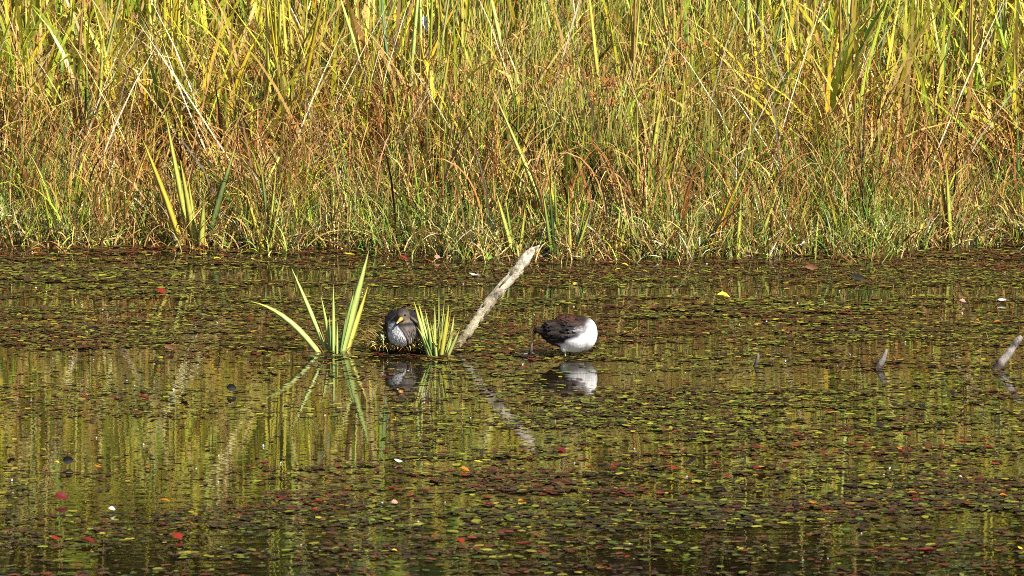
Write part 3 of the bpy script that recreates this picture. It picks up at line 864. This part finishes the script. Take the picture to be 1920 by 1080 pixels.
def seated_bird():
    p = on_y(757, 648, 0.02)
    e = empty('water_bird', p, 'grey brown bird with orange bill sitting on the grassy mound', 'bird')
    Z = (0, 0, 0)
    balls = [((0.000, 0.03, 0.078), (0.093, 0.11, 0.076), Z), ((-0.010, -0.04, 0.072), (0.070, 0.062, 0.070), Z), ((-0.004, 0.055, 0.102), (0.084, 0.10, 0.064), (R(-8), 0, 0)),
             ((0.034, -0.02, 0.086), (0.056, 0.07, 0.058), Z), ((0.002, -0.03, 0.128), (0.040, 0.042, 0.040), Z), ((0.0, -0.045, 0.156), (0.033, 0.040, 0.033), (0, 0, R(-25))),
             ((-0.006, -0.070, 0.148), (0.020, 0.022, 0.020), Z), ((0.0, 0.17, 0.10), (0.04, 0.05, 0.02), (R(15), 0, 0))]
    me = remeshed('body', balls, 0.004, 6)
    v, nn = verts_of(me)
    x, y, z = v.T
    f1, f2 = n3(v, 60), n3(v, 160, 5)
    c = np.tile(np.array((0.014, 0.011, 0.010)), (len(v), 1)) + np.clip(n3(v, 40, 2), 0, 1)[:, None] * np.array((0.03, 0.022, 0.016))
    front = smooth(0.03, -0.01, y)
    gb = front * smooth(0.118, 0.10, z + 0.1 * np.abs(x - 0.03)) * smooth(-0.075, -0.055, x + 0.25 * np.clip(z - 0.08, 0, 1))
    streak = 0.5 + 0.5 * np.sin((x - 0.35 * z) * 420 + f1 * 2)
    right = np.array((0.16, 0.135, 0.115)) * (0.7 + 0.7 * streak[:, None] * smooth(0.10, 0.05, z)[:, None]) + (smooth(0.075, 0.03, z) * streak)[:, None] * 0.28
    c = c * (1 - gb[:, None]) + right * gb[:, None]
    curve = np.interp(z, [0.0, 0.02, 0.05, 0.08, 0.113], [0.020, 0.018, 0.012, -0.004, -0.030])
    wh = front * smooth(0.006, -0.006, x - curve) * smooth(0.128, 0.108, z) * smooth(-0.082, -0.066, x)
    spk = np.clip(0.72 + 0.9 * f2 + 0.25 * f1, 0.18, 1)
    wcol = np.array((0.60, 0.59, 0.61)) * (spk * smooth(0.135, 0.06, z) * 0.6 + 0.42)[:, None]
    c = c * (1 - wh[:, None]) + wcol * wh[:, None]
    line = np.exp(-((x - curve - 0.004) / 0.005) ** 2) + 0.8 * np.exp(-((x - curve - 0.021) / 0.004) ** 2)
    ln = np.clip(line, 0, 1) * front * smooth(0.118, 0.105, z)
    c = c * (1 - ln[:, None]) + np.array((0.02, 0.018, 0.02)) * ln[:, None]
    head = smooth(0.118, 0.130, z) * smooth(0.0, -0.015, y)
    hc = np.array((0.10, 0.080, 0.062)) * (0.85 + 0.5 * f1[:, None]) + np.array((0.10, 0.085, 0.06)) * (np.exp(-((x - 0.010) / 0.012) ** 2 - ((z - 0.138) / 0.012) ** 2))[:, None]
    hc = hc * (1 - 0.45 * smooth(0.165, 0.18, z)[:, None])
    c = c * (1 - head[:, None]) + hc * head[:, None]
    set_cols(me, c)
    mesh_obj('body', me, M_FEATHER, e)
    sel = (y > 0.0) & (z > 0.05) & (gb < 0.1) & (head < .2)
    feathers('wing_feathers', me, np.maximum(c, 0.012), sel, lambda q: (0.0, 1, -0.1), 0.040, 0.014, 420, 0.10, e, 5)
    sel = (wh > 0.5)
    feathers('breast_feathers', me, c, sel, lambda q: (0.1, -0.2, -1), 0.010, 0.006, 420, 0.06, e, 6)
    sel = (gb > 0.5) & (wh < 0.3) & (x > 0.02)
    feathers('flank_feathers', me, c, sel, lambda q: (0.25, 0.2, -1), 0.018, 0.006, 220, 0.08, e, 7)
    # bill, closed, pointing down to the left of the picture
    b0, b1 = np.array((-0.008, -0.082, 0.147)), np.array((-0.030, -0.112, 0.128))
    bl = tube('bill', [b0, b0 * .6 + b1 * .4, b0 * .2 + b1 * .8], [0.0105, 0.0085, 0.0052], M_BILL, e, None, 10)
    tube('bill_tip', [b0 * .22 + b1 * .78, b1, b1 + (b1 - b0) * 0.12], [0.0050, 0.0040, 0.0012], M_BILLTIP, bl, None, 8)
    ball('eye', (0.0085, -0.0815, 0.1625), (0.0048, 0.004, 0.0048), M_EYE, e)
    ball('eye', (-0.0265, -0.066, 0.1615), (0.004, 0.0045, 0.0045), M_EYE, e)
seated_bird()

# the grassy mound under the seated bird
def mound():
    c = on_z(772, 660)
    e = empty('grass_mound', c, 'low grassy mound of mud and dead blades carrying the seated bird', 'mound')
    n, m = 28, 7
    V, F = [], []
    rg = np.random.default_rng(4)
    for i in range(m):
        t = i / (m - 1)
        for j in range(n):
            a = 2 * math.pi * j / n
            rx, ry = 0.215 * (1 - t) ** 0.7, 0.15 * (1 - t) ** 0.7
            k = 1 + 0.18 * math.sin(3 * a + 1) * (1 - t) + 0.1 * (rg.random() - 0.5)
            V.append((0.02 + rx * 1.08 * k * math.cos(a), 0.10 + ry * k * math.sin(a), -0.03 + 0.085 * math.sin(t * math.pi / 2)))
    for i in range(m - 1):
        for j in range(n):
            k = (j + 1) % n
            F.append((i * n + j, i * n + k, (i + 1) * n + k, (i + 1) * n + j))
    o = mesh_obj('mud', np_mesh('mud', np.array(V), np.array(F), None, True), M_MUD, e)
    k = 900
    a = RNG.random(k) * 2 * math.pi; r = np.sqrt(RNG.random(k))
    b = np.stack([0.20 * r * np.cos(a), 0.10 + 0.14 * r * np.sin(a), 0.045 * (1 - r ** 2)], -1)
    U = lambda lo, hi: lo + (hi - lo) * RNG.random(k)
    c0 = pick([OLIVE, TAN, BROWN, STRAW, DARK, GREEN], k, 0.3, [3, 3, 2.5, 2.2, 1.5, 1.5])
    az = a + U(-0.7, 0.7)
    v, f, cc = blades(b, U(0.06, 0.17), az, U(0.6, 1.2), U(0.2, 1.1), U(0.003, 0.007), U(0, 6.28), 4, c0, c0)
    o = mesh_obj('dead_grass', np_mesh('dead_grass', v, f, cc), M_GRASS, e); o['kind'] = 'stuff'
    # pale drooping blades along the front
    k = 46
    xs = np.linspace(-0.18, 0.13, k) + (RNG.random(k) - .5) * .02
    b = np.stack([xs, np.full(k, -0.05) + RNG.random(k) * .03, np.full(k, 0.04)], -1)
    U = lambda lo, hi: lo + (hi - lo) * RNG.random(k)
    c0 = pick([STRAW, IY, OLIVE, PALE], k, 0.25)
    v, f, cc = blades(b, U(0.06, 0.11), -1.57 + U(-0.9, 0.9), U(0.9, 1.5), U(0.6, 1.4), U(0.004, 0.007), U(0, 6.28), 5, c0, c0)
    o = mesh_obj('drooping_grass', np_mesh('drooping_grass', v, f, cc), M_GRASS, e); o['kind'] = 'stuff'
    # dark green tuft on the near right
    k = 160
    b = np.stack([0.02 + RNG.random(k) * 0.10, -0.02 + RNG.random(k) * .10, np.full(k, 0.02)], -1)
    U = lambda lo, hi: lo + (hi - lo) * RNG.random(k)
    c0 = pick([DGREEN, GREEN], k, 0.3)
    v, f, cc = blades(b, U(0.03, 0.075), U(0, 6.28), U(0.1, 1.0), U(0.2, 1.4), U(0.004, 0.008), U(0, 6.28), 4, c0, c0)
    o = mesh_obj('green_tuft', np_mesh('green_tuft', v, f, cc), M_GRASS, e); o['kind'] = 'stuff'
mound()

# ------------------------------------------------------------------ floating leaf mat
OPEN = [  # photo windows of open water: x0, x1, y0, y1, share of leaves left
    (330, 700, 500, 528, 0.04), (-60, 330, 490, 500, 0.15), (640, 2000, 538, 556, 0.03), (440, 640, 536, 550, 0.08), (-60, 360, 559, 576, 0.05), (1120, 1360, 644, 668, 0.08),
    (960, 1060, 596, 640, 0.3), (-60, 470, 676, 722, 0.05), (470, 720, 700, 762, 0.25), (-60, 720, 725, 780, 0.3), (-60, 720, 780, 862, 0.05), (700, 960, 690, 800, 0.6),
    (1010, 1130, 674, 742, 0.10), (720, 790, 680, 726, 0.12), (840, 1010, 740, 860, 0.5), (-60, 480, 862, 960, 0.22), (480, 1250, 800, 850, 0.35), (1250, 1560, 850, 900, 0.5),
    (1560, 1980, 850, 900, 0.4), (230, 300, 900, 1060, 0.2), (810, 850, 900, 1040, 0.2), (480, 1980, 960, 1090, 0.42), (-60, 560, 1000, 1090, 0.35), (1000, 1980, 690, 720, 0.6)]
def pad_cover(px, py):
    c = np.full(px.shape, 0.95)
    for x0, x1, y0, y1, k in OPEN:
        wx = smooth(x0 - 40, x0 + 40, px) * (1 - smooth(x1 - 40, x1 + 40, px))
        e = min(8, (y1 - y0) * 0.3)
        wy = smooth(y0 - e, y0 + e, py) * (1 - smooth(y1 - e, y1 + e, py))
        c = c * (1 - wx * wy * (1 - k))
    return c
def oval_leaves(pos, length, width, az, tilt, cols, curl, k=8):
    n = len(length)
    th = np.linspace(0, 2 * math.pi, k, endpoint=False)
    ex = np.cos(th)[None] * length[:, None] * 0.5
    ey = np.sin(th)[None] * width[:, None] * 0.5 * (1 - 0.25 * np.cos(th)[None])
    ez = curl[:, None] * (np.abs(np.sin(th))[None] ** 2) * width[:, None] * 0.5 + tilt[:, None] * ex
    ex = np.concatenate([ex, np.zeros((n, 1))], 1); ey = np.concatenate([ey, np.zeros((n, 1))], 1); ez = np.concatenate([ez, np.zeros((n, 1))], 1)
    ca, sa = np.cos(az)[:, None], np.sin(az)[:, None]
    V = np.stack([pos[:, 0:1] + ex * ca - ey * sa, pos[:, 1:2] + ex * sa + ey * ca, pos[:, 2:3] + ez], -1)
    i = (np.arange(n) * (k + 1))[:, None]
    F = np.stack([np.stack([i[:, 0] + j, i[:, 0] + (j + 1) % k, i[:, 0] + k], -1) for j in range(k)], 1).reshape(-1, 3)
    C = np.repeat(cols[:, None, :], k + 1, 1)
    C[:, k] *= 0.8
    return V.reshape(-1, 3), F, C.reshape(-1, 3)
def build_mat():
    n = 440000
    x = (RNG.random(n) * 2 - 1) * 4.2
    y = -7.5 + RNG.random(n) * (11.6)
    keep = (y < edge(x) - 0.02)
    p = np.stack([x, y, np.zeros(n)], -1)
    px, py = to_px(p)
    cov = pad_cover(px, py)
    nz = 0.42 * vnoise(x * 1.0, y * 3.0) + 0.58 * vnoise(x * 3.2 + 9, y * 15)
    cov = cov * (0.2 + 1.5 * smooth(0.36, 0.62, nz))
    keep &= RNG.random(n) < cov * 0.56
    keep &= ~((np.abs(x + 0.52) < 0.17) & (np.abs(y - 0.13) < 0.14))
    x, y, px, py = x[keep], y[keep], px[keep], py[keep]; n = len(x)
    U = lambda a, b: a + (b - a) * RNG.random(n)
    L = (0.012 + 0.036 * RNG.random(n) ** 2.0) * (0.8 + 0.5 * vnoise(x * 0.7, y * 0.7 + 30))
    col = pick([(0.12, 0.135, 0.016), (0.20, 0.20, 0.022), (0.06, 0.052, 0.012), (0.075, 0.036, 0.013), (0.030, 0.015, 0.009), (0.075, 0.125, 0.016), (0.30, 0.26, 0.03)], n, 0.35, [2.6, 2.2, 2.4, 3.4, 5.0, 1.2, 1.2])
    red = 0.02 + (smooth(0.48, 0.72, vnoise(x * 1.3 + 50, y * 2.5)) * 0.36 + 0.8 * smooth(820, 960, py) * smooth(0.4, 0.6, vnoise(x * 2 + 7, y * 3)) + 0.35 * smooth(520, 480, py))
    isr = RNG.random(n) < np.clip(red, 0, 0.6)
    col[isr] = pick([(0.085, 0.016, 0.011), (0.05, 0.020, 0.011), (0.12, 0.045, 0.016), (0.17, 0.032, 0.016), (0.07, 0.03, 0.014)], int(isr.sum()), 0.3)
    dul = RNG.random(n) < 0.45 * smooth(820, 1000, py)
    col[dul] = pick([(0.055, 0.047, 0.014), (0.055, 0.032, 0.016), (0.05, 0.06, 0.014), (0.03, 0.018, 0.012)], int(dul.sum()), 0.3)
    tilt = np.where(RNG.random(n) < 0.012, U(-0.5, 0.5), U(-0.05, 0.05))
    z = 0.002 + RNG.random(n) * 0.008 + np.abs(tilt) * L * 0.35
    v, f, c = oval_leaves(np.stack([x, y, z], -1), L, L * U(0.5, 0.8), U(0, 6.28), tilt, col, U(-0.04, 0.14))
    o = mesh_obj('floating_pondweed', np_mesh('floating_pondweed', v, f, c), M_PAD)
    tag(o, 'mat of small olive and brown pondweed leaves floating on the pond', kind='stuff')
    # thin stems and leaf stalks poking up through the mat
    k = 900
    x = (RNG.random(k) * 2 - 1) * 3.2; y = -6.5 + RNG.random(k) * 10
    m = (y < edge(x) - 0.05) & ~((np.abs(x - 0.25) < 0.26) & (np.abs(y) < 0.35)) & ~((np.abs(x + 0.55) < 0.25) & (np.abs(y) < 0.3))
    x, y = x[m], y[m]; k = len(x)
    U = lambda a, b: a + (b - a) * RNG.random(k)
    c0 = pick([BROWN, DARK, TAN, (0.10, 0.03, 0.02)], k, 0.3, [2, 3, 1, 2])
    a = blades(np.stack([x, y, np.full(k, -0.005)], -1), U(0.015, 0.05), U(0, 6.28), U(0, 1.2), U(0, 1.5), U(0.002, 0.004), U(0, 6.28), 3, c0, c0, wpow=4)
    # pale specks standing in for white sun glints on the wet leaves
    k = 260
    x = (RNG.random(k) * 2 - 1) * 3.2; y = -6 + RNG.random(k) * 9.6
    m = (y < edge(x) - 0.05) & ~((np.abs(x - 0.25) < 0.26) & (np.abs(y) < 0.35)) & ~((np.abs(x + 0.55) < 0.25) & (np.abs(y) < 0.3))
    x, y = x[m], y[m]; k = len(x)
    U = lambda a, b: a + (b - a) * RNG.random(k)
    c0 = pick([(0.7, 0.7, 0.68), (0.5, 0.47, 0.4)], k, 0.15)
    b = blades(np.stack([x, y, np.full(k, 0.002)], -1), U(0.005, 0.012), U(0, 6.28), U(0.3, 1.5), U(0, 1.0), U(0.004, 0.009), U(-.5, .5), 3, c0, c0, wpow=4)
    stuff('pond_litter_glints', [a, b], M_FALLEN, 'bits of stalk and painted white glints scattered over the floating leaves')
build_mat()

# ------------------------------------------------------------------ single fallen leaves
def leaf_mesh(name, kind):
    """an oval autumn leaf, cupped, with a keel and a stalk"""
    segs = 12
    t = np.linspace(0, 1, segs + 1)
    w = 0.5 * np.sin(math.pi * np.clip(t * 0.96 + 0.02, 0, 1)) ** 0.8 * [0.62, 0.85, 0.72, 0.5][kind]
    w = w * (0.78 + 0.22 * np.abs(np.sin(t * 9.4 + kind)))
    up = [0.15, 0.35, -0.12, 0.6][kind]
    V, F = [], []
    for i in range(segs + 1):
        xx = t[i] - 0.5
        bend = 0.12 * math.sin(t[i] * 3.1 + kind) 
        V += [(xx, -w[i], bend + up * w[i]), (xx, -w[i] * .5, bend + up * w[i] * .25), (xx, 0, bend), (xx, w[i] * .5, bend + up * w[i] * .3), (xx, w[i], bend + up * w[i] * 1.1)]
    for i in range(segs):
        for j in range(4):
            F.append((i * 5 + j, i * 5 + j + 1, (i + 1) * 5 + j + 1, (i + 1) * 5 + j))
    return np.array(V, float), np.array(F)
LEAF_SHAPES = [leaf_mesh('leaf', k) for k in range(4)]
_cache = {}
def fallen(px, py, size_px, colname, label=None, kind=0, tilt=0.0, lift=0.0, group=None, name='fallen_leaf'):
    PAL = {'red': (0.20, 0.022, 0.012), 'maroon': (0.11, 0.012, 0.012), 'orange': (0.42, 0.13, 0.018), 'yellow': (0.62, 0.42, 0.03), 'lime': (0.45, 0.50, 0.05),
           'pink': (0.40, 0.20, 0.17), 'white': (0.52, 0.50, 0.47), 'black': (0.012, 0.010, 0.009), 'green': (0.16, 0.27, 0.03), 'brown': (0.16, 0.075, 0.035)}
    p = on_z(px, py)
    s = size_px / (FPX / (p[1] + 25.0))
    key = (colname, kind)
    if key not in _cache:
        v, f = LEAF_SHAPES[kind]
        g = 1 - 0.3 * np.exp(-(v[:, 1] / 0.03) ** 2)
        c = np.array(PAL[colname])[None] * g[:, None]
        me = np_mesh('fallen_leaf', v, f, c, True); me.materials.append(M_FALLEN)
        _cache[key] = me
    o = link(bpy.data.objects.new(name, _cache[key]))
    h = (px * 12.9898 + py * 78.233) % 6.28
    o.rotation_euler = (tilt, 0.06 * math.sin(h * 3), (h * 0.25 - 0.8) if tilt == 0 else 0.15 * math.sin(h))
    o.scale = (s, s, s)
    o.location = (p[0], p[1], 0.012 + lift + abs(math.sin(tilt)) * s * 0.33)
    if label is None:
        marks = [('the blue green shore iris', 365, 455), ('the lone iris', 625, 660), ('the seated bird', 757, 640), ('the log tip', 1000, 470), ('the standing bird', 1066, 668), ('the smallest stub', 1420, 687),
                 ('the middle stub', 1650, 692), ('the longest stub', 1880, 692), ('the round black leaf', 128, 874), ('the pink curled leaf', 740, 950), ('the large glossy maroon leaf', 115, 942),
                 ('the bright lime leaf', 1357, 561), ('the small shore iris with a yellow leaf', 497, 455)]
        m, mx_, my_ = min(marks, key=lambda q: abs(q[1] - px) + 2.2 * abs(q[2] - py))
        dx, dy = px - mx_, py - my_
        how = 'far ' if abs(dx) + 2 * abs(dy) > 420 else '' if abs(dx) + 2 * abs(dy) > 160 else 'just '
        where = 'below' if dy > 0.45 * abs(dx) else 'above' if -dy > 0.45 * abs(dx) else 'left of' if dx < 0 else 'right of'
        big = 'small ' if size_px < 15 else 'large ' if size_px > 25 else ''
        label = f'{big}{colname} fallen leaf floating {how}{where} {m}'
        group = label
    return tag(o, label, 'leaf', group)
LIST = {
 'red': [(115, 472, 12), (905, 500 - 6, 0), (5, 515, 16), (8, 548, 14), (465, 602, 22), (755, 489, 22), (1080, 488, 0), (1270, 492, 10), (1312, 573, 12), (330, 1013, 32), (105, 1012, 24), (333, 1026, 12),
         (595, 946, 22), (590, 962, 16), (1090, 840, 18), (1105, 880, 20), (1152, 883, 22), (1270, 815, 16), (1625, 838, 20), (1805, 832, 18), (1855, 845, 22), (1846, 832, 10), (885, 980, 24), (1125, 1030, 14),
         (1178, 1050, 18), (1400, 1040, 14), (1660, 945, 12), (1748, 598, 10), (1425, 570 + 3, 10), (300, 552, 26), (1265, 880, 22), (1295, 895, 14), (780, 966, 12), (862, 1021, 22), (915, 935, 14), (1690, 790, 14)],
 'maroon': [(210, 752, 26), (270, 752, 26), (160, 748, 18), (495, 872, 24), (725, 851, 18), (1050, 851, 26), (815, 905, 22), (980, 1024, 30), (1412, 845, 34), (1425, 886, 30), (1555, 772, 24), (1458, 930, 18), (1300, 915, 14), (165, 1021, 30),
            (690, 930, 18), (1740, 1035, 40), (1545, 775, 20), (1168, 750 + 180, 18), (1395, 535 + 20, 20), (1520, 508, 30), (545, 545 + 20, 16), (660, 495, 22), (420, 480, 26), (1640, 565, 24)],
 'orange': [(70, 472, 24), (70, 481, 20), (100, 489, 14), (270, 476, 10), (325, 474, 12), (376, 474, 16), (805, 496 - 5, 20), (475, 627, 14), (620, 691 - 4, 14), (980, 946, 20), (1690, 845, 20), (1525, 948, 22), (1710, 930, 22), (1882, 935, 18),
            (1913, 940, 14), (1576, 520, 10), (1872, 609, 22), (870, 887, 24), (185, 878, 18), (277, 881, 14), (308, 945, 24), (1832, 605, 10), (980, 480, 10)],
 'yellow': [(388, 466, 10), (410, 491, 20), (476, 489, 12), (655, 480, 24), (1160, 510, 16), (1172, 501, 14), (860, 868, 14), (897, 870, 18), (105, 872, 16), (740, 1038, 12), (1914, 1032, 14), (1913, 815, 14), (1080, 880, 8)],
}
for cn, pts in LIST.items():
    for i, (a, b, s) in enumerate(pts):
        if s:
            fallen(a, b, s * 0.95, cn, kind=i % 4)
fallen(128, 874, 20, 'black', 'round black leaf standing on edge on the near water', 1, R(80))
fallen(115, 942, 26, 'maroon', 'large glossy maroon leaf tipped up, below the round black leaf', 1, R(35))
fallen(210, 962, 13, 'white', 'curled white leaf on the near water below the lone iris', 1, R(30))
fallen(740, 950, 13, 'pink', 'pink curled leaf with a pale rim on the near water', 1, R(40))
fallen(758, 951, 12, 'black', 'small black leaf touching the pink curled leaf', 0, R(20))
fallen(1357, 561, 24, 'lime', 'bright lime leaf lying beyond the standing bird', 1, R(12))
fallen(1805, 571, 12, 'pink', 'pale pinkish leaf floating above the longest stub', 1, R(30))
fallen(1879, 569, 17, 'white', 'whitish curled leaf floating near the picture edge above the longest stub', 3, R(30))
fallen(1608, 527, 26, 'black', 'black pointed leaf lying beyond the stubs near the shore', 2, R(40))
fallen(1522, 512, 26, 'brown', 'large brown curled leaf standing beyond the stubs near the shore', 3, R(60))
fallen(203, 457, 16, 'green', 'round green leaf at the water line beside a dry stalk', 1, R(50))
fallen(425, 464, 14, 'green', 'green leaf at the end of the arched straw stalk', 3, R(50))
fallen(915, 490, 17, 'green', 'heart shaped green leaf floating beside the log top', 1, R(60))
fallen(450, 465, 16, 'black', 'black leaf tipped up at the shore near the small iris', 2, R(60))
fallen(532, 467, 14, 'black', 'small black leaf at the foot of the broken tan stalk', 3, R(50))
fallen(820, 489, 12, 'pink', 'dull pink leaf beside an orange one near the log', 1, R(40))
fallen(747, 869, 16, 'white', 'shiny white leaf on the near water below the seated bird', 2, R(15))
fallen(1475, 872, 18, 'brown', 'brown curled leaf on the near water below the smallest stub', 3, R(25))
fallen(434, 737, 18, 'black', 'round dark leaf rim standing in open water below the lone iris', 1, R(70))
fallen(178, 625, 18, 'black', 'black leaf tipped up left of the lone iris', 3, R(60))
fallen(318, 660, 22, 'brown', 'brown curled leaf left of the foot of the lone iris', 3, R(50))
fallen(890, 518, 22, 'white', 'pale sliver of leaf lying left of the log', 2, R(5))
fallen(1193, 479, 16, 'pink', 'pale pink leaf at the water line below the short iris tuft', 2, R(25))

# dark twig and upturned leaf beside the standing bird
def twig():
    p = on_z(985, 668)
    e = empty('dark_twig', p, 'black hooked twig in the water beside the standing bird', 'twig')
    q = lambda a, b: on_y(a, b, p[1]) - p
    tube('stem', [q(1040, 667) , q(1012, 666), q(996, 662), q(985, 660)], [0.003, 0.005, 0.007, 0.004], M_LEG_DARK, e, None, 7)
    tube('hook', [q(993, 664), q(996, 655), q(998, 642)], [0.011, 0.010, 0.002], M_LEG_DARK, e, None, 7, True, 0.2, 2)
    tube('root_end', [q(990, 663), q(975, 665), q(960, 668)], [0.007, 0.006, 0.003], M_LEG_DARK, e, None, 7, True, 0.2, 3)
twig()
# bloom beside the seated bird
def bloom():
    p = on_y(717, 632, -0.05)
    e = empty('white_bloom', p, 'small white bloom with a green heart beside the seated bird', 'flower')
    for k in range(6):
        a = k * 1.047
        me = aim_blade((0, 0, 0), (0.017 * math.cos(a), -0.008, 0.017 * math.sin(a)), 0.012, (0.7, 0.72, 0.62), (0.75, 0.75, 0.7), 0, segs=4, face=a + 1.5, name='petal')
        mesh_obj('petal', me, M_IRIS, e)
    ball('flower_heart', (0, -0.006, 0), (0.006, 0.005, 0.006), plain('heart_green', (0.35, 0.42, 0.05)), e)
    tube('stem', [(0, 0, 0), (0.004, 0.01, -0.03), (0.004, 0.02, -0.07)], [0.003, 0.003, 0.003], M_LEG, e, None, 6)
bloom()
# pale scrap caught high in the reeds
def scrap():
    x0 = on_y(798, 43, 5.3)
    v, f = leaf_mesh('scrap', 3)
    me = np_mesh('pale_scrap', v * np.array([0.095, 0.075, 0.06]), f, None, True)
    o = mesh_obj('pale_scrap', me, M_SCRAP)
    o.location = x0.tolist(); o.rotation_euler = (R(80), R(75), 0)
    tag(o, 'white oval scrap caught among the reeds high above the seated bird', 'scrap')
scrap()
